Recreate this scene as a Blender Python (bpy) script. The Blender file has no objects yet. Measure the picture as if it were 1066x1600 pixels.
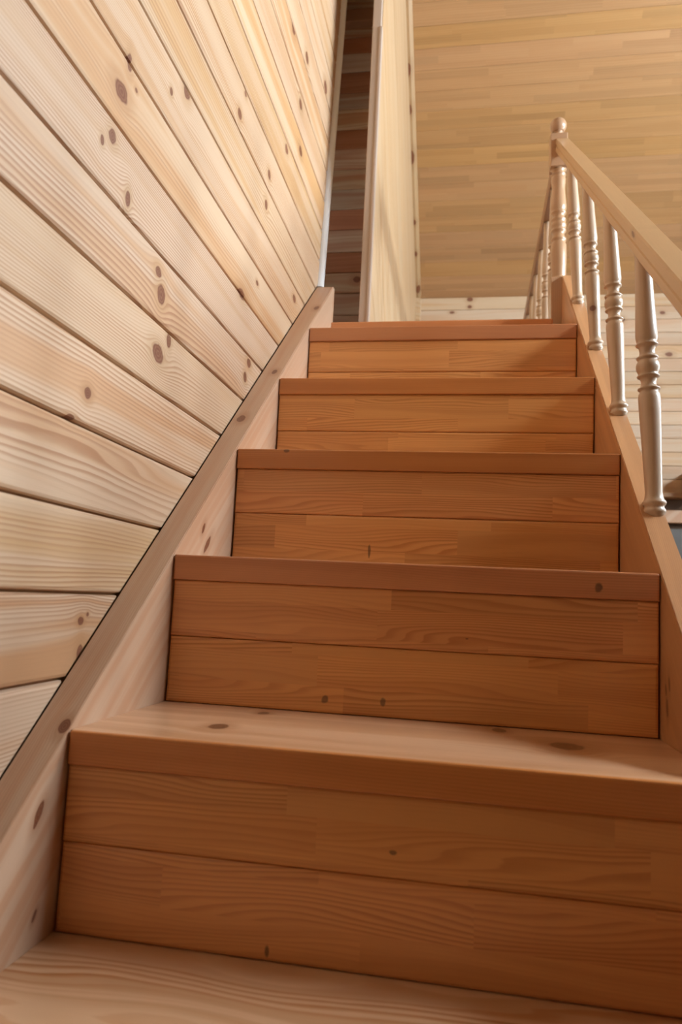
import bpy, bmesh, math, random
from mathutils import Vector, Matrix
random.seed(7)
S = 0.235            # one stair rise in metres; geometry below is laid out in rises (u) and scaled once
G = 1.1819           # going of a step, in rises
SC = bpy.context.scene
COL = SC.collection

# ------------------------------------------------------------------ camera
def make_camera():
    f = 1145.3
    yaw, pitch, roll = 0.1761, 0.1187, 0.0495
    cy, sy, cp, sp = math.cos(yaw), math.sin(yaw), math.cos(pitch), math.sin(pitch)
    F = Vector((-sy*cp, cy*cp, sp)); R0 = Vector((cy, sy, 0)); U0 = R0.cross(F)
    R = math.cos(roll)*R0 + math.sin(roll)*U0
    U = -math.sin(roll)*R0 + math.cos(roll)*U0
    cd = bpy.data.cameras.new('camera'); cam = bpy.data.objects.new('camera', cd); COL.objects.link(cam)
    cd.sensor_fit = 'VERTICAL'; cd.sensor_height = 36; cd.lens = 36*f/1600
    m = Matrix((R, U, -F)).transposed().to_4x4()
    m.translation = Vector((2.0173, -2.4473, 1.7449))*S
    cam.matrix_world = m
    cd.clip_start = 0.02
    cd.dof.use_dof = True; cd.dof.focus_distance = 1.38; cd.dof.aperture_fstop = 5.0
    SC.camera = cam
make_camera()

# ------------------------------------------------------------------ sky and daylight
W = bpy.data.worlds.new('sky'); SC.world = W; W.use_nodes = True
nt = W.node_tree; nt.nodes.clear()
o_ = nt.nodes.new('ShaderNodeOutputWorld'); b_ = nt.nodes.new('ShaderNodeBackground')
b_.inputs['Color'].default_value = (0.80, 0.91, 1.0, 1); b_.inputs['Strength'].default_value = 100.0
nt.links.new(b_.outputs[0], o_.inputs[0])

# window openings in the right-hand wall (y0, y1, z0, z1) in rises; the second is added for baluster highlights
WINDOWS = [(1.5, 7.2, 8.0, 10.5), (8.0, 9.0, 2.8, 7.2)]
XW = 13.0
def portal(y0, y1, z0, z1):
    ld = bpy.data.lights.new('sky_portal', 'AREA'); ld.shape = 'RECTANGLE'
    ld.size = (z1-z0)*S; ld.size_y = (y1-y0)*S
    ld.cycles.is_portal = True
    o = bpy.data.objects.new('sky_portal', ld); COL.objects.link(o)
    o.location = Vector((XW+0.3, (y0+y1)/2, (z0+z1)/2))*S
    o.rotation_euler = (0, math.radians(90), 0)
for w in WINDOWS: portal(*w)
# unseen opening added at the corridor's end to brighten its boards
CORR = (8.1, 8.6, 7.7, 8.3)
portal(*CORR); _p = COL.objects[-1]; _p.location.x = -4.4*S; _p.rotation_euler = (0, math.radians(-90), 0)

SC.view_settings.view_transform = 'Standard'; SC.view_settings.look = 'None'
SC.view_settings.gamma = 1; SC.view_settings.use_curve_mapping = False
SC.view_settings.exposure = -0.2

# ------------------------------------------------------------------ material helpers
class NB:
    def __init__(s, mat): s.t = mat.node_tree; s.n = s.t.nodes; s.l = s.t.links
    def put(s, sock, v):
        if hasattr(v, 'node') or isinstance(v, bpy.types.NodeSocket): s.l.new(v, sock)
        else: sock.default_value = v
    def m(s, op, a, b=0.0, c=0.0):
        n = s.n.new('ShaderNodeMath'); n.operation = op
        s.put(n.inputs[0], a); s.put(n.inputs[1], b)
        if op in ('MULTIPLY_ADD', 'SMOOTH_MIN', 'COMPARE'): s.put(n.inputs[2], c)
        return n.outputs[0]
    def xyz(s, a, b, c):
        n = s.n.new('ShaderNodeCombineXYZ')
        for i, v in enumerate((a, b, c)): s.put(n.inputs[i], v)
        return n.outputs[0]
    def noise(s, v, scale=1.0, detail=2.0, rough=.5):
        n = s.n.new('ShaderNodeTexNoise'); s.put(n.inputs['Vector'], v)
        n.inputs['Scale'].default_value = scale; n.inputs['Detail'].default_value = detail
        n.inputs['Roughness'].default_value = rough
        return n.outputs['Fac']
    def white(s, v):
        n = s.n.new('ShaderNodeTexWhiteNoise'); n.noise_dimensions = '3D'; s.put(n.inputs['Vector'], v)
        return n.outputs['Value']
    def mix(s, f, a, b, mode='MIX'):
        n = s.n.new('ShaderNodeMix'); n.data_type = 'RGBA'; n.blend_type = mode
        s.put(n.inputs[0], f)
        for i, v in ((6, a), (7, b)):
            if isinstance(v, tuple): v = (*v[:3], 1)
            s.put(n.inputs[i], v)
        return n.outputs[2]
    def ss(s, x, a, b):    # smoothstep
        n = s.n.new('ShaderNodeMapRange'); n.interpolation_type = 'SMOOTHSTEP'
        s.put(n.inputs[0], x); n.inputs[1].default_value = a; n.inputs[2].default_value = b
        return n.outputs[0]

def wood(name, light, line, u='x', v='z', w='y', freq=230., warp=.035, lines=.6, rough=.45, coat=0.0,
         knots=(), stains=(), blocks=None, slope=0.0, wadd=0, tint=.10, band=.25, space='world', randomise=True,
         warm=None, fiber=.12, knot_col=(.15, .036, .011), spec=.5, uw=1.1, vw=8.):
    """Procedural pine. u = along the grain, v = across it. knots/stains = (u, v, ru, rv) in rises.
    blocks = (lamella height, mean length) in metres for finger-jointed boards."""
    mat = bpy.data.materials.new(name); mat.use_nodes = True
    b = NB(mat); b.n.clear()
    out = b.n.new('ShaderNodeOutputMaterial'); bs = b.n.new('ShaderNodeBsdfPrincipled'); b.l.new(bs.outputs[0], out.inputs[0])
    if space == 'world': src = b.n.new('ShaderNodeNewGeometry').outputs['Position']
    else: src = b.n.new('ShaderNodeTexCoord').outputs['Object']
    sp = b.n.new('ShaderNodeSeparateXYZ'); b.l.new(src, sp.inputs[0])
    ax = {'x': sp.outputs[0], 'y': sp.outputs[1], 'z': sp.outputs[2]}
    U, V, Wd = ax[u], ax[v], ax[w]
    if slope:   # grain follows the pitch of the stairs
        V = b.m('SUBTRACT', V, b.m('MULTIPLY', U, slope))
    if wadd: V = b.m('SUBTRACT', V, Wd)
    oi = b.n.new('ShaderNodeObjectInfo'); rnd = oi.outputs['Random'] if randomise else 0.37
    off = b.m('MULTIPLY', rnd, 53.0)
    psi = V; knotmask = None; halo = None
    for (ku, kv, ru, rv) in knots:
        ku, kv, ru, rv = ku*S, kv*S, ru*S, rv*S
        if slope: kv = kv
        du = b.m('MULTIPLY', b.m('SUBTRACT', U, ku), rv/ru)
        dv = b.m('SUBTRACT', V, kv)
        r2 = b.m('ADD', b.m('MULTIPLY', du, du), b.m('MULTIPLY', dv, dv))
        ru *= 1.3; rv *= 1.25; R2 = (rv*1.25)**2
        psi = b.m('SUBTRACT', psi, b.m('DIVIDE', b.m('MULTIPLY', dv, R2), b.m('ADD', r2, R2*.45)))
        rr = b.m('DIVIDE', b.m('SQRT', r2), rv)
        rr = b.m('ADD', rr, b.m('MULTIPLY', b.m('SUBTRACT', b.noise(src, 60.0), .5), .5))
        k = b.m('SUBTRACT', 1.0, b.ss(rr, .72, 1.0))
        k = b.m('MULTIPLY', k, b.m('ADD', .91, b.m('MULTIPLY', b.m('SINE', b.m('MULTIPLY', rr, 19.0)), .09)))
        h = b.m('SUBTRACT', 1.0, b.ss(rr, .8, 2.6))
        knotmask = k if knotmask is None else b.m('MAXIMUM', knotmask, k)
        halo = h if halo is None else b.m('MAXIMUM', halo, h)
    bcol = None
    if blocks:
        lh, ll = blocks
        row = b.m('FLOOR', b.m('DIVIDE', b.m('ADD', V, off), lh))
        sh = b.white(b.xyz(row, off, 3.1))
        cell = b.m('FLOOR', b.m('ADD', b.m('DIVIDE', b.m('ADD', U, off), ll), b.m('MULTIPLY', sh, 7.0)))
        bcol = b.white(b.xyz(row, cell, off))
        off = b.m('ADD', off, b.m('MULTIPLY', bcol, 9.0))
    wv = b.noise(b.xyz(b.m('MULTIPLY', b.m('ADD', U, off), uw), b.m('ADD', b.m('MULTIPLY', V, vw), off), b.m('MULTIPLY', Wd, 2.0)), 1.0, 1.5, .45)
    psi2 = b.m('ADD', b.m('ADD', psi, off), b.m('MULTIPLY', wv, warp*6))
    wob = b.noise(b.xyz(b.m('MULTIPLY', U, 9.0), b.m('MULTIPLY', V, 60.0), off), 1.0, 2.0, .5)
    ph = b.m('ADD', b.m('MULTIPLY', psi2, freq), b.m('MULTIPLY', wob, .55))
    fr = b.m('FRACT', ph)
    ln = b.m('MULTIPLY', b.ss(fr, .28, .86), b.m('SUBTRACT', 1.0, b.ss(fr, .90, 1.0)))
    amp = b.noise(b.xyz(b.m('MULTIPLY', U, .8), b.m('MULTIPLY', psi2, 14.0), off), 1.0, 1.0)
    ln = b.m('MULTIPLY', ln, b.m('MULTIPLY', b.ss(amp, .28, .70), lines))
    fib = b.noise(b.xyz(b.m('MULTIPLY', U, 14.0), b.m('MULTIPLY', psi, 900.0), b.m('MULTIPLY', Wd, 300.)), 1.0, 2.0, .6)
    bnd = b.noise(b.xyz(b.m('MULTIPLY', U, .9), b.m('MULTIPLY', psi2, 26.0), off), 1.0, 2.0, .55)
    warm = warm or tuple(a*.35+c*.65 for a, c in zip(light, line))
    col = b.mix(b.m('MULTIPLY', b.ss(bnd, .42, .62), band), light, warm)
    col = b.mix(ln, col, line)
    # piece-to-piece and lamella-to-lamella colour
    val = b.m('ADD', 1.0-tint, b.m('MULTIPLY', rnd, tint*2))
    if bcol is not None: val = b.m('MULTIPLY', val, b.m('ADD', .84, b.m('MULTIPLY', b.m('POWER', bcol, .4), .21)))
    val = b.m('MULTIPLY', val, b.m('ADD', 1-fiber/2, b.m('MULTIPLY', fib, fiber)))
    hsv = b.n.new('ShaderNodeHueSaturation'); b.put(hsv.inputs['Color'], col); b.put(hsv.inputs['Value'], val)
    hue_r = b.white(b.xyz(rnd, 2.2, 5.1)) if randomise else .5
    b.put(hsv.inputs['Hue'], b.m('ADD', .4975, b.m('MULTIPLY', hue_r, .005)))
    b.put(hsv.inputs['Saturation'], b.m('ADD', 1-tint, b.m('MULTIPLY', hue_r, tint*2)))
    col = hsv.outputs[0]
    if knotmask is not None:
        col = b.mix(b.m("MULTIPLY", halo, .6), col, tuple(c*.8 for c in warm))
        col = b.mix(b.m('MULTIPLY', knotmask, .93), col, knot_col)
    for (ku, kv, ru, rv) in stains:
        du = b.m('DIVIDE', b.m('SUBTRACT', U, ku*S), ru*S); dv = b.m('DIVIDE', b.m('SUBTRACT', V, kv*S), rv*S)
        rr = b.m('SQRT', b.m('ADD', b.m('MULTIPLY', du, du), b.m('MULTIPLY', dv, dv)))
        rr = b.m('ADD', rr, b.m('MULTIPLY', b.m('SUBTRACT', b.noise(src, 90.0), .5), .9))
        col = b.mix(b.m('MULTIPLY', b.m('SUBTRACT', 1.0, b.ss(rr, .6, 1.1)), .7), col, (.07, .035, .015))
    b.put(bs.inputs['Base Color'], col)
    bs.inputs['Roughness'].default_value = rough
    bs.inputs['Specular IOR Level'].default_value = spec
    if coat:
        bs.inputs['Coat Weight'].default_value = coat; bs.inputs['Coat Roughness'].default_value = .22
    bp = b.n.new('ShaderNodeBump'); bp.inputs['Strength'].default_value = .25; bp.inputs['Distance'].default_value = .0006
    b.put(bp.inputs['Height'], b.m('SUBTRACT', b.m('MULTIPLY', fib, .5), ln)); b.l.new(bp.outputs[0], bs.inputs['Normal'])
    return mat

def plain(name, col, rough=.5, noise=.06, metal=0):
    mat = bpy.data.materials.new(name); mat.use_nodes = True
    b = NB(mat); bs = b.n['Principled BSDF']
    g = b.n.new('ShaderNodeNewGeometry').outputs['Position']
    f = b.noise(g, 35.0, 3.0)
    b.put(bs.inputs['Base Color'], b.mix(b.m('MULTIPLY', f, noise*4), col, tuple(c*.7 for c in col)))
    bs.inputs['Roughness'].default_value = rough; bs.inputs['Metallic'].default_value = metal
    return mat

# colours (linear)
PALE, PALE_L = (.63, .445, .29), (.37, .17, .07)
WALLKNOTS = [(1.481,4.835,.078,.058),(1.663,4.979,.017,.014),(2.433,5.541,.055,.056),(2.173,5.348,.022,.026),(1.424,4.495,.04,.043),
 (1.313,4.396,.02,.029),(2.207,3.987,.045,.035),(2.277,3.851,.06,.066),(4.617,5.861,.05,.048),(2.303,3.423,.085,.06),(2.468,3.578,.035,.05),
 (1.411,2.872,.036,.033),(1.266,2.685,.04,.018),(4.386,4.049,.06,.042),(4.294,3.875,.045,.05),(1.565,1.547,.029,.022),(1.64,1.583,.014,.012),
 (3.627,6.201,.05,.045),(3.746,6.49,.03,.024),(4.66,6.228,.05,.045),(5.263,6.916,.06,.05),(5.767,7.843,.07,.055),(5.241,8.448,.08,.07),
 (5.942,8.617,.07,.06),(6.016,5.416,.07,.045),(4.485,4.933,.035,.022),(4.03,4.612,.09,.045),(1.551,5.086,.03,.055),
 (1.585,1.36,.03,.045),(5.901,7.306,.07,.05),(7.077,9.059,.09,.07),(1.68,4.237,.03,.05)]
_wallmats = {}
def wall_mat(j):
    z0, z1 = WZ0+j*WP, WZ0+(j+1)*WP
    ks = tuple(k for k in WALLKNOTS if z0-.02 <= k[1] <= z1+.02)
    key = ks or ('plain', j % 5)
    if key not in _wallmats:
        rr = random.Random(j*31+5)
        _wallmats[key] = wood('pine_cladding', PALE, PALE_L, 'y', 'z', 'x', freq={-1: 95., 1: 80., 2: 100.}.get(j, rr.choice((120., 150., 190.))), warp={-1: .022, 0: .012, 1: .030, 2: .024}.get(j, rr.choice((.004, .007, .010, .016))),
                              lines=.8, rough=.55, knots=ks, tint=.05, band=rr.choice((.45, .7, .95)), warm=rr.choice(((.56, .32, .145), (.54, .285, .125), (.56, .35, .18))), uw=1.2, vw=9.)
    return _wallmats[key]
M_STR = wood('stringer_pine', (.58, .385, .25), (.42, .22, .11), 'y', 'z', 'x', slope=1/G, wadd=1, freq=330., warp=.006, lines=.45, rough=.42, coat=.25,
             knots=[(1.199, .044, .035, .028), (3.993, .121, .05, .035), (4.854, .074, .04, .026), (6.492, .03, .05, .03),
                    (.984, -.176, .035, .038), (.964, -.199, .02, .022), (1.025, -.705, .017, .019), (3.004, -.42, .06, .035), (2.896, -.217, .03, .03)],
             tint=.03, band=.7, warm=(.52, .27, .14), fiber=.22)
M_STRR = wood('stringer_pine_warm', (.62, .32, .145), (.44, .18, .07), 'y', 'z', 'x', slope=1/G, wadd=1, freq=300., warp=.008, lines=.5, rough=.4, coat=.3,
              knots=[(2.267, -3.80, .015, .03), (2.195, -3.70, .015, .037), (2.24, -3.88, .02, .05)], tint=.03, band=.6, warm=(.48, .24, .11), fiber=.2)
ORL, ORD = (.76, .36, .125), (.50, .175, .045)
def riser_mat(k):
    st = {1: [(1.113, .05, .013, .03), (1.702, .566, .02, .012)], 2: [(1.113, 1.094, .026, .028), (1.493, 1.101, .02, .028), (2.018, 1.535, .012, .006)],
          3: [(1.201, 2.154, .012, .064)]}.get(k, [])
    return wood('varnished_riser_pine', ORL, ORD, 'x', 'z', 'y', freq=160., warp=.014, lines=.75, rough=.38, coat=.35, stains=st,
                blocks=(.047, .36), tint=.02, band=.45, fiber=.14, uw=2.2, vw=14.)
def tread_mat(k):  # top colour lifted to stand in for direct light on the treads
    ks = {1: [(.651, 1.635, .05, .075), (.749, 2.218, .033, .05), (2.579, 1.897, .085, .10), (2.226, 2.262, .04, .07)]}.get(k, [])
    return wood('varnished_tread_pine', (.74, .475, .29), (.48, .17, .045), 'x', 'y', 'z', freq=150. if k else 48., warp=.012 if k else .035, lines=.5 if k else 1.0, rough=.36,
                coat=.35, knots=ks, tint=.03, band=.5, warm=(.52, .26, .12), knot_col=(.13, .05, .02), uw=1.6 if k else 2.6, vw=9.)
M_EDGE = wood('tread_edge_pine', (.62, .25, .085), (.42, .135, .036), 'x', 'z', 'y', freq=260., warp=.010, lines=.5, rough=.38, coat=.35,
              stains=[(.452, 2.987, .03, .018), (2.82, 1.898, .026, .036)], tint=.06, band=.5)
M_KNEE = wood('knee_wall_pine', (.62, .47, .32), (.50, .29, .14), 'x', 'z', 'y', freq=90., warp=.02, lines=.4, rough=.6, tint=.08, band=.6, warm=(.58, .36, .20), uw=1.2, vw=9)
M_KNEEK = wood('knee_wall_knotty_pine', (.62, .47, .32), (.50, .29, .14), 'x', 'z', 'y', freq=90., warp=.02, lines=.4, rough=.6, tint=.08, band=.7,
               warm=(.58, .36, .20), knots=[(6.55, 9.17, .06, .04), (1.85, 9.62, .07, .05), (1.85, 9.42, .05, .04), (1.4, 9.28, .06, .03), (2.55, 8.98, .09, .05), (6.7, 8.1, .08, .05), (6.35, 7.3, .1, .06), (6.25, 6.95, .1, .08), (5.6, 9.0, .06, .06)])
M_CEIL = wood('ceiling_pine', (.47, .265, .112), (.35, .165, .055), 'x', 'y', 'z', freq=120., warp=.006, lines=.35, rough=.5, coat=.2,
              blocks=(.0263, .42), tint=.04, band=.35, fiber=.06)
M_DARK = wood('corridor_pine', (.60, .42, .27), (.40, .17, .07), 'x', 'z', 'y', freq=60., warp=.02, lines=.5, rough=.6, tint=.20, band=.8, warm=(.45, .2, .09))
M_DARK2 = wood('corridor_heartwood_pine', (.46, .20, .10), (.34, .12, .05), 'x', 'z', 'y', freq=60., warp=.02, lines=.5, rough=.6, tint=.12, band=.8)
M_DARKK = wood('corridor_knotty_pine', (.60, .42, .27), (.40, .17, .07), 'x', 'z', 'y', freq=60., warp=.02, lines=.5, rough=.6, tint=.12, band=.8, warm=(.45, .2, .09),
               knots=[(.0, 7.16, .06, .05), (.28, 6.65, .05, .07), (.25, 6.4, .06, .06), (.12, 8.2, .04, .05), (.12, 8.28, .04, .04), (.05, 7.95, .06, .05), (.3, 9.35, .05, .05), (.1, 9.75, .05, .05), (.3, 10.45, .05, .05)])
M_PANEL = wood('partition_panel', (.58, .42, .25), (.44, .26, .11), 'y', 'z', 'x', freq=22., warp=.10, lines=.9, rough=.5, coat=.15, slope=-.9, tint=.02,
               band=.6, warm=(.60, .38, .19), uw=.8, vw=2.2)
M_TRIMK = wood('corner_strip_pine', (.50, .33, .17), (.40, .21, .09), 'y', 'x', 'z', freq=150., warp=.006, lines=.4, tint=.03,
               knots=[(15.75, .52, .09, .05), (14.9, .5, .05, .03), (14.2, .5, .05, .03), (12.9, .5, .12, .05), (12.05, .49, .08, .05), (11.4, .5, .10, .05), (10.2, .5, .10, .05)])
M_POST = wood('door_post_pine', (.52, .42, .34), (.42, .29, .19), 'z', 'x', 'y', freq=150., warp=.006, lines=.3, tint=.03)
M_BAL = wood('turned_pine', (.56, .40, .27), (.44, .27, .16), 'z', 'x', 'y', freq=120., warp=.006, lines=.25, rough=.36, coat=.45, tint=.05, band=.3, space='object', fiber=.08)
M_BALK = wood('turned_pine_knotty', (.56, .40, .27), (.44, .27, .16), 'z', 'x', 'y', freq=120., warp=.006, lines=.25, rough=.36, coat=.45, tint=.05, band=.3, space='object', fiber=.08,
              knots=[(.42, -.02, .03, .03)])
M_NEWEL = wood('newel_pine', (.48, .29, .165), (.36, .18, .08), 'z', 'x', 'y', freq=160., warp=.006, lines=.3, rough=.32, coat=.7, tint=.02, band=.3, space='object', fiber=.1)
M_RAIL = wood('handrail_pine', (.60, .385, .20), (.48, .26, .10), 'y', 'z', 'x', slope=.822, freq=150., warp=.006, lines=.3, rough=.36, coat=.4, tint=.02, band=.4,
              knots=[(2.85, 2.13, .04, .02), (3.3, 2.33, .04, .012)])
M_RAILB = wood('landing_rail_shaded_pine', (.34, .17, .075), (.26, .11, .04), 'y', 'z', 'x', freq=150., warp=.006, lines=.3, rough=.4, coat=.3, tint=.02)  # tone darkened to carry the shade on the rail's side and underside
M_WHITE = plain('white_trim', (.86, .87, .87), .3, .01)
M_SHELL = plain('shell_pine', (.27, .165, .08), .7)
M_TONGUE = plain('board_tongue_pine', (.30, .155, .06), .6)
M_SHELLP = plain('near_wall_pale_pine', (.42, .28, .16), .7)
M_SHELLD = plain('shade_slab_pine', (.11, .055, .022), .8)
M_BACK = plain('dark_backing', (.10, .055, .03), .9)
M_FLOOR = wood('floor_pine', (.34, .18, .075), (.24, .11, .04), 'x', 'y', 'z', freq=120., warp=.01, lines=.4, tint=.08)
M_GREY = plain('grey_panel', (.12, .115, .105), .5)
M_BROWN = plain('brown_post', (.30, .13, .05), .5)

# ------------------------------------------------------------------ mesh helpers (coordinates in rises)
def link(name, bm, mat, parent=None, smooth=False, origin=None):
    """one mesh object; origin in rises: vertices are stored relative to it"""
    bmesh.ops.recalc_face_normals(bm, faces=bm.faces)
    org = Vector(origin) if origin is not None else Vector((0, 0, 0))
    if origin is None and bm.verts:
        mn = Vector([min(v.co[i] for v in bm.verts) for i in range(3)]); mx = Vector([max(v.co[i] for v in bm.verts) for i in range(3)])
        org = (mn+mx)/2; org.z = mn.z
    bmesh.ops.translate(bm, vec=-org, verts=bm.verts); bmesh.ops.scale(bm, vec=(S, S, S), verts=bm.verts)
    me = bpy.data.meshes.new(name); bm.to_mesh(me); bm.free()
    for m in (mat if isinstance(mat, (list, tuple)) else [mat]): me.materials.append(m)
    if smooth:
        for p in me.polygons: p.use_smooth = True
    o = bpy.data.objects.new(name, me); COL.objects.link(o)
    wl = org*S
    if parent is not None:
        o.parent = parent; o.location = wl - world_loc(parent)
    else: o.location = wl
    return o
def world_loc(o):
    p = Vector(o.location)
    while o.parent: o = o.parent; p += Vector(o.location)
    return p
def empty(name, loc, parent=None):
    o = bpy.data.objects.new(name, None); COL.objects.link(o); o.empty_display_size = .05
    o.location = Vector(loc)*S - (world_loc(parent) if parent else Vector())
    if parent: o.parent = parent
    return o
def tag(o, label, cat=None, group=None, kind=None):
    o['label'] = label
    if cat: o['category'] = cat
    if group: o['group'] = group
    if kind: o['kind'] = kind
    return o
def bx(bm, a, b, bev=0.0):
    r = bmesh.ops.create_cube(bm, size=1.0); vs = r['verts']
    for v in vs:
        v.co = Vector([a[i] + (v.co[i]+.5)*(b[i]-a[i]) for i in range(3)])
    if bev:
        es = {e for v in vs for e in v.link_edges}
        bmesh.ops.bevel(bm, geom=list(es), offset=bev, segments=2, affect='EDGES', profile=.5)
    return bm
def box(a, b, bev=0.0): return bx(bmesh.new(), a, b, bev)
def prism(poly, to3, d0, d1, bev=0.0):
    """poly: 2D convex outline; to3(u, v, d) -> 3D; face at d1 is the seen one and gets an eased edge."""
    bm = bmesh.new()
    n = len(poly)
    area = sum(poly[i][0]*poly[(i+1) % n][1]-poly[(i+1) % n][0]*poly[i][1] for i in range(n))
    if area < 0: poly = poly[::-1]
    def inset(k):
        res = []
        for i in range(n):
            p0, p1, p2 = Vector(poly[i-1]), Vector(poly[i]), Vector(poly[(i+1) % n])
            e1 = (p1-p0).normalized(); e2 = (p2-p1).normalized()
            n1 = Vector((-e1.y, e1.x)); n2 = Vector((-e2.y, e2.x))
            m = (n1+n2); m /= max(.2, m.dot(n1))
            res.append(p1+m*k)
        return res
    rings = [(inset(0), d0), (inset(0), d1+(d0-d1)*0 + (bev if d0 > d1 else -bev)), ]
    if bev:
        rings += [(inset(bev*.3), d1 + (1 if d0 > d1 else -1)*bev*.3), (inset(bev), d1)]
    vs = [[bm.verts.new(to3(p[0], p[1], d)) for p in pts] for pts, d in rings]
    for a, b in zip(vs, vs[1:]):
        for i in range(n): bm.faces.new((a[i], a[(i+1) % n], b[(i+1) % n], b[i]))
    bm.faces.new(vs[0]); bm.faces.new(vs[-1])
    return bm
def lathe(profile, seg=24):
    """profile in mm: (height, radius); axis = z through origin; returns bm in rises"""
    bm = bmesh.new(); mm = .001/S; rings = []
    for h, r in profile:
        rings.append([bm.verts.new((r*mm*math.cos(2*math.pi*i/seg), r*mm*math.sin(2*math.pi*i/seg), h*mm)) for i in range(seg)])
    for a, b in zip(rings, rings[1:]):
        for i in range(seg): bm.faces.new((a[i], a[(i+1) % seg], b[(i+1) % seg], b[i]))
    bm.faces.new(rings[0]); bm.faces.new(rings[-1])
    return bm
def XL(y): return -.022+.0078*y
def XR(y): return 3.2076-.0078*y
XWALL = -.21
YKNEE, ZKNEE, TH = 16.0, 9.75, math.radians(33)
LZ = 5.57      # landing floor

# ------------------------------------------------------------------ setting: left clad wall
WZ0, WP = 1.2233, .4839
def trim_y(z): return 7.30+(z-6.17)*.115        # near end of the left wall, where the white corner strip stands
wl = link('wall_left', box((XWALL-.55, -8, -2), (XWALL-.045, 7.25, 14.5)), M_TONGUE)
tag(wl, 'left wall clad in pale knotty pine boards beside the stairs', kind='structure')
for j in range(-7, 23):
    z0, z1 = WZ0+j*WP+.008, WZ0+(j+1)*WP-.008
    def yc(z): return min(G*z+.012, trim_y(z)-.005)
    def ycut(z): return G*z+.012
    ya, yb = yc(z0), yc(z1)
    poly = [(-7.9, z0), (ya, z0)]
    zc = None   # corner where the sloped cut meets the end of the wall
    if ycut(z0) < trim_y(z0) and ycut(z1) > trim_y(z1):
        a, c = z0, z1
        for _ in range(30):
            m_ = (a+c)/2
            if ycut(m_) < trim_y(m_)-.005: a = m_
            else: c = m_
        poly.append((ycut(a), a))
    poly += [(yb, z1), (-7.9, z1)]
    if ya < -7.5: continue
    bm = prism(poly, lambda u, v, d: (d, u, v), XWALL-.05, XWALL, .024)
    link('board', bm, wall_mat(j), wl)
# white quarter-round strip on the wall's end
bm = bmesh.new(); rings = []
for z in (6.14, 14.4):
    y = trim_y(z); pts = []
    for k in range(9):
        a = math.radians(-90+k*180/8)
        pts.append((XWALL+.005+.075*math.cos(a), y+.03+.065*math.sin(a), z))
    pts += [(XWALL-.12, y+.07, z), (XWALL-.12, y-.02, z)]
    rings.append([bm.verts.new(p) for p in pts])
n = len(rings[0])
for i in range(n): bm.faces.new((rings[0][i], rings[0][(i+1) % n], rings[1][(i+1) % n], rings[1][i]))
bm.faces.new(rings[0]); bm.faces.new(rings[1])
tag(link('trim_1', bm, M_WHITE), 'slim white corner strip at the far end of the clad wall', kind='structure')
tag(link('wall_left_end', box((XWALL-.55, 7.25, LZ), (XWALL-.13, 7.33, 14.5)), M_POST), 'plain end of the clad left wall beside the doorway', kind='structure')

# ------------------------------------------------------------------ corridor wall behind the doorway
wc = link('wall_corridor', box((-4, 9.38, LZ-.2), (.40, 9.6, 14.5)), M_BACK)
tag(wc, 'shaded knotty board wall seen through the narrow doorway', kind='structure')
dz = [12.009, 11.682, 11.376, 11.012, 10.615, 10.309, 9.919, 9.563, 9.174, 8.805, 8.439, 8.064, 7.657, 7.288, 6.916, 6.528, 6.17, 5.81, 5.5][::-1]
dz += [12.4, 12.75, 13.1, 13.45, 13.8, 14.15]
DKN = {6: [(.22, 6.72, .05, .06)], 2: [(.3, 6.35, .05, .06), (.27, 6.28, .05, .05)]}
for i, (a, c) in enumerate(zip(dz, dz[1:])):
    link('board', prism([(-3.9, a+.003), (.42, a+.003), (.42, c-.003), (-3.9, c-.003)], lambda u, v, d: (u, d, v), 9.38, 9.3, .016), M_DARK2 if i in (7, 11, 14, 16, 5) else (M_DARK if i in (1, 6, 13, 15, 8) else M_DARKK), wc)
bm = bmesh.new()
bx(bm, (-4.2, 7.25, LZ-.2), (-4, 9.6, CORR[2])); bx(bm, (-4.2, 7.25, CORR[3]), (-4, 9.6, 14.5))
bx(bm, (-4.2, 7.25, CORR[2]), (-4, CORR[0], CORR[3])); bx(bm, (-4.2, CORR[1], CORR[2]), (-4, 9.6, CORR[3]))
tag(link('wall_corridor_side', bm, M_SHELL), 'far left end of the corridor, out of sight behind the wall', kind='structure')
tag(link('ceiling_corridor', box((-4.2, 7.25, 13.9), (.42, 9.6, 14.1)), M_SHELL), 'ceiling of the dark corridor above the doorway', kind='structure')
tag(link('wall_corridor_front', box((-4.2, 7.05, LZ-.2), (XWALL-.55, 7.25, 14.5)), M_SHELL), 'back of the stair wall inside the corridor', kind='structure')

# ------------------------------------------------------------------ partition with pale panel
def XP(y): return .537-.0088*(y-7.3)
bm = bmesh.new()
vs = []
for z in (LZ, 17.4):
    vs.append([bm.verts.new(p) for p in ((XP(7.3)-.115, 7.36, z), (XP(7.3), 7.36, z), (XP(16), 16, z), (XP(16)-.115, 16, z))])
for i in range(4): bm.faces.new((vs[0][i], vs[0][(i+1) % 4], vs[1][(i+1) % 4], vs[1][i]))
bm.faces.new(vs[0]); bm.faces.new(vs[1])
wp = tag(link('wall_partition', bm, M_PANEL), 'pale partition panel with flowing grain right of the doorway', kind='structure')
link('door_post', box((XP(7.3)-.135, 7.26, LZ), (XP(7.3)-.008, 7.36, 13.9), .012), M_POST, wp)
link('post_edge', box((XP(7.3)-.03, 7.245, LZ), (XP(7.3)+.012, 7.36, 10.1), .01), M_POST, wp)
lt = link('trim_2', box((-3.99, 9.12, 11.85), (.44, 9.295, 12.09), .015), M_BROWN)
tag(lt, 'dark header board high on the corridor wall', kind='structure')

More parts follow.
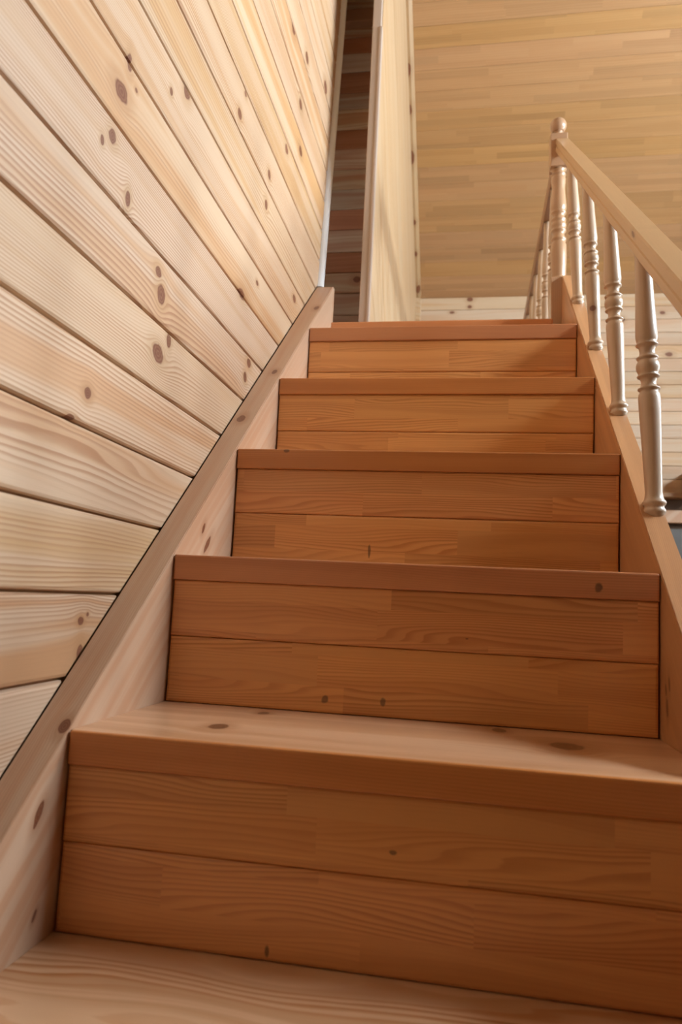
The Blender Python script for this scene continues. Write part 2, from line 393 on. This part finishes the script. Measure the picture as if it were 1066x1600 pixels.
# ------------------------------------------------------------------ far wall (below the sloped ceiling)
wb = link('wall_back', box((-4.2, YKNEE+.09, -2), (XW, YKNEE+.5, ZKNEE+.2)), M_BACK)
tag(wb, 'far wall of pale knotty pine boards under the sloped ceiling', kind='structure')
z = 9.68; k = 0
while z > 4.75:
    z0 = z-.335
    m = M_KNEEK if k < 9 else M_KNEE
    link('board', prism([(.45, z0+.003), (XW-.05, z0+.003), (XW-.05, z-.003), (.45, z-.003)], lambda u, v, d: (u, d, v), YKNEE+.09, YKNEE, .014), m, wb)
    z = z0; k += 1
zlow = z
tag(link('trim_3', box((.5, YKNEE-.28, zlow-.14), (XW-.1, YKNEE+.09, zlow-.02), .02), M_FLOOR), 'orange pine ledge at the foot of the upper far wall', kind='structure')
tag(link('trim_4', box((.5, YKNEE-.10, 3.93), (XW-.1, YKNEE+.09, 4.24), .02), M_STR), 'pale beam below the dark gap on the far wall', kind='structure')
# lower storey seen past the railing: grey panels between dark posts
for i in range(9):
    x = 1.0+i*1.32
    link('panel', box((x, YKNEE-.02, -1.9), (x+1.12, YKNEE+.09, 3.80), .02), M_GREY, wb)
    link('post', box((x+1.15, YKNEE-.06, -2), (x+1.29, YKNEE+.09, 3.86), .01), M_BROWN, wb)
pb = link('wall_bracket', box((7.0, YKNEE-.9, 4.62), (7.35, YKNEE+.02, 5.15), .03), M_BROWN)
tag(pb, 'small brown timber stub on the far wall at right edge', 'beam')

# ------------------------------------------------------------------ sloped ceiling
nrm = Vector((0, math.sin(TH), math.cos(TH))); dirc = Vector((0, -math.cos(TH), math.sin(TH)))
P0 = Vector((0, YKNEE, ZKNEE))
def cpt(u, s, d): 
    p = P0+dirc*s+nrm*d; return (u, p.y, p.z)
SMAX = 14.35
ce = link('ceiling', prism([(-.75, -.3), (XW, -.3), (XW, SMAX), (-.75, SMAX)], cpt, .5, .09, 0), M_BACK)
tag(ce, 'sloped ceiling of yellowish finger-jointed pine boards', kind='structure')
s = -.25; k = 0
while s < SMAX-.1:
    y1 = YKNEE-math.cos(TH)*(s+.4)
    x0 = .40 if y1 > 7.3 else -.74
    link('board', prism([(x0, s+.001), (XW-.02, s+.001), (XW-.02, s+.399), (x0, s+.399)], cpt, .09, 0, .006), M_CEIL, ce)
    s += .4; k += 1
# knotty strip in the corner between partition and ceiling
bm = bmesh.new(); rr = []
for (y, dx) in ((15.98, 0), (7.4, 0)):
    zc = ZKNEE+(YKNEE-y)*math.tan(TH); x = XP(y)
    rr.append([bm.verts.new(p) for p in ((x-.02, y, zc+.05), (x-.02, y, zc-.10), (x+.05, y, zc-.10), (x+.115, y, zc-.05), (x+.125, y, zc+.05))])
for i in range(5): bm.faces.new((rr[0][i], rr[0][(i+1) % 5], rr[1][(i+1) % 5], rr[1][i]))
bm.faces.new(rr[0]); bm.faces.new(rr[1])
tag(link('trim_5', bm, M_TRIMK), 'knotty strip in the corner where partition meets ceiling', kind='structure')
tag(link('trim_6', box((XP(16)-.02, YKNEE-.10, LZ), (XP(16)+.13, YKNEE+.02, 9.66), .015), M_PANEL), 'short pale corner strip below the sloped ceiling', kind='structure')
# other slope of the roof and the rest of the shell (behind and above the viewpoint)
yr = YKNEE-math.cos(TH)*SMAX; zr = ZKNEE+math.sin(TH)*SMAX
tag(link('ceiling_near', prism([(-8, zr-(yr+8)*math.tan(TH)), (yr+.05, zr), (yr+.05, zr+.4), (-8, zr-(yr+8)*math.tan(TH)+.4)], lambda u, v, d: (d, u, v), -.75, XW), M_SHELL),
    'near slope of the roof behind the viewpoint', kind='structure')
tag(link('wall_near', box((-.76, -8.2, -2), (XW, -8, zr)), M_SHELLP), 'plain pine wall behind the viewpoint', kind='structure')
tag(link('wall_gable', prism([(-8, 14.5), (7.4, 14.5), (yr+6.0, zr-3.9), (yr+.2, zr+.2), (-8, zr-(yr+8)*math.tan(TH)+.3)], lambda u, v, d: (d, u, v), -.76, -.5), M_SHELL),
    'upper gable above the clad left wall', kind='structure')
# right wall with openings
bm = bmesh.new()
ys = sorted({-8.2, 16.5} | {w[0] for w in WINDOWS} | {w[1] for w in WINDOWS})
for a, c in zip(ys, ys[1:]):
    w = [w for w in WINDOWS if w[0] <= a+1e-6 and w[1] >= c-1e-6]
    if w: bx(bm, (XW, a, -2), (XW+.3, c, w[0][2])); bx(bm, (XW, a, w[0][3]), (XW+.3, c, 18))
    else: bx(bm, (XW, a, -2), (XW+.3, c, 18))
tag(link('wall_right', bm, M_SHELL), 'right-hand outer wall with a large window and an added narrow one', kind='structure')
for i, (y0, y1, z0, z1) in enumerate(WINDOWS):
    bm = bmesh.new(); t = .12
    for (a, c) in (((y0, z0), (y1, z0+t)), ((y0, z1-t), (y1, z1)), ((y0, z0), (y0+t, z1)), ((y1-t, z0), (y1, z1)), (((y0+y1)/2-t/2, z0), ((y0+y1)/2+t/2, z1))):
        bx(bm, (XW+.08, a[0], a[1]), (XW+.22, c[0], c[1]))
    tag(link('window_%d' % (i+1), bm, M_WHITE), ['near', 'far added'][i]+' white window frame in the right-hand wall', kind='structure')
# floors
tag(link('floor_shade_slab', box((-.5, -8, LZ-.37), (XW, -.9, LZ)), M_SHELLD), 'unseen upper floor slab behind the viewpoint, added to shade the lower steps', kind='structure')  # slab added out of view to dim the lower risers
tag(link('wall_left_lower', box((-.76, 7.0, -2.2), (-.5, 16.5, LZ-.1)), M_SHELL), 'plain lower wall hidden under the landing', kind='structure')
tag(link('floor', box((-.76, -8.2, -2.2), (XW, 16.4, -2)), M_FLOOR), 'lower pine floor at the foot of the stairs', kind='structure')
fl = link('floor_landing', box((XWALL-.03, 7.26, LZ-.42), (3.36, YKNEE, LZ-.07)), M_SHELL)
tag(fl, 'upper landing floor at the top of the stairs', kind='structure')
link('nosing_board', box((.03, 7.17, LZ-.17), (3.02, 7.6, LZ), .02), M_EDGE, fl)
for i in range(18):
    y = 7.6+i*.465
    link('plank', box((.03 if y < 7.9 else XWALL, y+.004, LZ-.07), (3.34, min(y+.461, YKNEE-.01), LZ), .008), M_FLOOR, fl)
tag(link('floor_corridor', box((-4, 7.3, LZ-.3), (XWALL-.01, 9.4, LZ)), M_FLOOR), 'corridor floor behind the doorway', kind='structure')

# ------------------------------------------------------------------ staircase
st = empty('staircase', (1.6, 1.18*3, -2))
tag(st, 'varnished pine staircase with closed stringers rising beside the clad wall', 'staircase')
D = .016
M_TR2 = tread_mat(2)
for k in range(-1, 7):
    y, z = k*G, float(k)
    if k < 6:
        # tread, with its darker front edge as a sub-part
        y1 = y+G+D+.1 if k < 5 else 7.18
        bm = bmesh.new(); vs = []
        for zz in (z-.172, z):
            vs.append([bm.verts.new(p) for p in ((XL(y)+.002, y+.03, zz), (XR(y)-.002, y+.03, zz), (XR(y1)-.002, y1, zz), (XL(y1)+.002, y1, zz))])
        for i in range(4): bm.faces.new((vs[0][i], vs[0][(i+1) % 4], vs[1][(i+1) % 4], vs[1][i]))
        bm.faces.new(vs[0]); bm.faces.new(vs[1])
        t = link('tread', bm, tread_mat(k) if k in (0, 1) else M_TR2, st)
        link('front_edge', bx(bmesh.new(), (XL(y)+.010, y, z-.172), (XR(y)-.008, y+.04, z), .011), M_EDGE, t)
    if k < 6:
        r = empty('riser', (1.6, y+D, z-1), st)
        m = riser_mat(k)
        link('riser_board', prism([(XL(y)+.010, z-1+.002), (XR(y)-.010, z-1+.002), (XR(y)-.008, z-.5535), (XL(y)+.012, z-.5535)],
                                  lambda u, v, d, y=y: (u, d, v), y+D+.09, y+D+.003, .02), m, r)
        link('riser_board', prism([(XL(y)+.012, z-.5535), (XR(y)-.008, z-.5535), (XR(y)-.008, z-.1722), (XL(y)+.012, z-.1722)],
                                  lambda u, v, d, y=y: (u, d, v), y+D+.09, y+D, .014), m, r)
        link('riser_back', box((XL(y)+.002, y+D+.06, z-.998), (XR(y)-.002, y+D+.10, z-.165)), M_BACK, r)
    elif k == 6:
        link('riser', box((.03, 7.20, 5.0), (3.1, 7.27, LZ-.17)), riser_mat(6), st)
# stringers
def stringer(xf, w, side, yend, mat):
    bm = bmesh.new(); rings = []
    for dx in (0, w):
        pts = []
        for (y, z) in ((-2.36+.3, -2.0), (-2.36, -2.0), (-2.2, -2.2/G), (yend, yend/G), (yend, 4.7), (3.0, 1.15), (-1.1, -2.0)):
            x = xf(y)+dx*side if not (dx == w and side < 0) else XWALL+.002
            pts.append(bm.verts.new((x, y, z)))
        rings.append(pts)
    n = len(rings[0])
    for i in range(n): bm.faces.new((rings[0][i], rings[0][(i+1) % n], rings[1][(i+1) % n], rings[1][i]))
    f0 = bm.faces.new(rings[0]); f1 = bm.faces.new(rings[1])
    bmesh.ops.bevel(bm, geom=list(f0.edges)+list(f1.edges), offset=.010, segments=2, affect='EDGES')
    return link('stringer', bm, mat, st)
stringer(XL, .19, -1, 7.20, M_STR)
stringer(XR, .155, 1, 7.40, M_STRR)
# pale upright closing the end of the left stringer
tag(link('stringer_end_block', box((XWALL+.01, 7.205, LZ-.2), (.035, 7.29, 6.10), .012), M_STR, st), 'pale upright block at the upper end of the left stringer')

# ------------------------------------------------------------------ railing of the stairs
BAL = [(-16, 15), (-9, 15.4), (-7, 17), (-4, 17.6), (-1, 16.6), (1, 15.2), (4, 15.6), (6, 17.8), (9, 18.8), (11.5, 18.4), (14, 16.2), (19, 14.4), (28, 13.4), (60, 14.2), (104, 15.5), (159, 17.2), (186, 17.7), (193, 16.8),
       (196, 14.6), (199, 14.2), (200.5, 17.6), (202, 18.0), (203.5, 17.4), (204.5, 13.8), (209, 12.2), (213, 11.7), (218, 12.8), (221, 14.6), (222, 17.4), (224, 18.0), (225.5, 17.2), (226.5, 14.2),
       (230, 16.2), (235, 18.2), (240, 18.9), (245, 18.2), (250, 15.8), (252, 14.2), (253.5, 17.2), (255.5, 17.9), (257, 17.2), (258.2, 13.8), (263, 12.4), (267, 12.2), (272, 13.0), (275.5, 14.6),
       (277, 17.6), (278.8, 18.0), (280.2, 17.0), (281.2, 15.2), (285, 16.6), (294, 17.9), (320, 16.8), (349, 15.6), (400, 14.0), (470, 12.8)]
sr = empty('stair_railing', (3.27, 2.5, 0))
tag(sr, 'pale pine stair railing with turned balusters on the right stringer', 'railing')
P_A, P_B = Vector((3.140+.0875, 1.70, 3.578)), Vector((3.046+.0875, 7.25, 8.142))      # top centre line of the handrail
def rail_top(y):
    t = (y-P_A.y)/(P_B.y-P_A.y); return P_A+(P_B-P_A)*t
SEC = [(-.0875, -.02), (-.078, 0), (.078, 0), (.0875, -.02), (.0875, -.085), (.078, -.095), (.078, -.112), (.0875, -.122), (.0875, -.19), (.07, -.222),
       (-.07, -.222), (-.0875, -.19), (-.0875, -.122), (-.078, -.112), (-.078, -.095), (-.0875, -.085)]
def sweep(pts, sec, name, mat, parent, smooth=False):
    bm = bmesh.new(); rings = [[bm.verts.new((p.x+a, p.y, p.z+c)) for a, c in sec] for p in pts]
    n = len(sec)
    for r0, r1 in zip(rings, rings[1:]):
        for i in range(n): bm.faces.new((r0[i], r0[(i+1) % n], r1[(i+1) % n], r1[i]))
    bm.faces.new(rings[0]); bm.faces.new(rings[-1])
    return link(name, bm, mat, parent)
sweep([rail_top(-2.42), rail_top(7.42)], SEC, 'handrail', M_RAIL, sr)
bal_me = None
def baluster(x, y, z, sz, lean, parent, mat=None):
    global bal_me
    if bal_me is None:
        o = link('baluster', lathe(BAL, 28), M_BAL, parent, smooth=True, origin=(0, 0, 0)); bal_me = o.data
    else:
        o = bpy.data.objects.new('baluster', bal_me); COL.objects.link(o); o.parent = parent
    o.location = Vector((x, y, z))*S-world_loc(parent)
    o.rotation_euler = (0, lean, random.random()*.0); o.scale = (1, 1, sz)
    if mat: 
        o.data = bal_me.copy(); o.data.materials[0] = mat
    return o
for (x, y, sz) in ((3.305, -1.81, 1.0), (3.30, -.63, 1.0), (3.297, .55, 1.0), (3.29, 1.73, 1.0), (3.281, 2.92, 1.0), (3.272, 4.13, .965), (3.265, 5.32, .955), (3.240, 6.50, .945)):
    lean = math.atan((rail_top(y).x-x)/1.75)
    baluster(x, y, y/G+.01, sz, lean, sr, M_BALK if y == 5.32 else None)

NEWEL = [(0, 26), (3, 22), (9, 22.5), (40, 24), (86, 25), (118, 24.5), (126, 21.5), (130, 21), (133, 24), (136, 24.5), (139, 24), (142, 20.5), (152, 18.5), (160, 19), (163, 23.5), (166, 24.2), (169, 23.5), (172, 20.5),
         (178, 23.5), (184, 24.8), (190, 23.8), (196, 20.5), (200, 23.5), (203, 24.2), (206, 23.5), (209, 20), (216, 18.5), (223, 20.5), (226, 24), (229, 24.3), (232, 22.5), (236, 23), (243, 25), (252, 25.3), (270, 23.8), (300, 21.3), (318, 21), (334, 22.8),
         (345, 23.4), (352, 22), (355, 20), (358, 23.6), (361, 24), (364, 22.5), (367, 19.5), (374, 19), (379, 26)]
BALL = [(0, 21), (2, 21), (5, 17), (9, 12.5), (13, 11.5), (15, 12), (16, 14.5), (18, 15), (19, 13.5)] + [(41-27*math.cos(a), max(.3, 27*math.sin(a))) for a in [math.radians(32+148*i/11) for i in range(12)]]
def newel(x, y, z_turn, z_bot, lean, parent):
    nw = empty('newel_post', (x, y, z_bot), parent)
    h = .118; z2 = z_turn+379*.001/S; z3 = z_turn+495*.001/S
    def part(name, bm, sm=False):
        o = link(name, bm, M_NEWEL, nw, smooth=sm, origin=(0, 0, 0)); return o
    b0 = part('base_block', box((-h, -h, 0), (h, h, z_turn-z_bot), .01)); b0.location = (0, 0, 0)
    b1 = part('turned_shaft', lathe(NEWEL, 32), True); b1.location = (0, 0, (z_turn-z_bot)*S)
    b2 = part('top_block', box((-h, -h, 0), (h, h, z3-z2), .012)); b2.location = (0, 0, (z2-z_bot)*S)
    b3 = part('ball_finial', lathe(BALL, 32), True); b3.location = (0, 0, (z3-z_bot)*S)
    nw.rotation_euler = (0, lean, 0)
    return nw
newel(3.135, 7.515, 6.247, LZ-.17, math.radians(-.9), sr)
newel(rail_top(-2.4).x, -2.49, -1.75, -2.0, 0, sr)

# ------------------------------------------------------------------ railing of the landing
lr = empty('landing_railing', (3.1, 11.5, LZ))
tag(lr, 'landing guard railing with shade-darkened reddish rails, running back from the ball-topped newel', 'railing')
xg, zg = 3.12, 8.2
SEC2 = [(-.085, -.02), (-.07, 0), (.07, 0), (.085, -.02), (.085, -.15), (.07, -.19), (-.07, -.19), (-.085, -.15)]
sweep([Vector((xg, 7.62, zg)), Vector((xg+.03, YKNEE-.01, zg))], SEC2, 'handrail', M_RAILB, lr)
sweep([Vector((xg, 7.62, LZ+.14)), Vector((xg+.03, YKNEE-.01, LZ+.14))], [(-.08, 0), (.08, 0), (.08, -.14), (-.08, -.14)], 'bottom_rail', M_RAILB, lr)
hb = zg-.19-(LZ+.14)
for i in range(8):
    y = 8.25+i*.98
    baluster(xg+.003*i, y, LZ+.14+.06, (hb-.06)*S*1000/470., 0, lr)
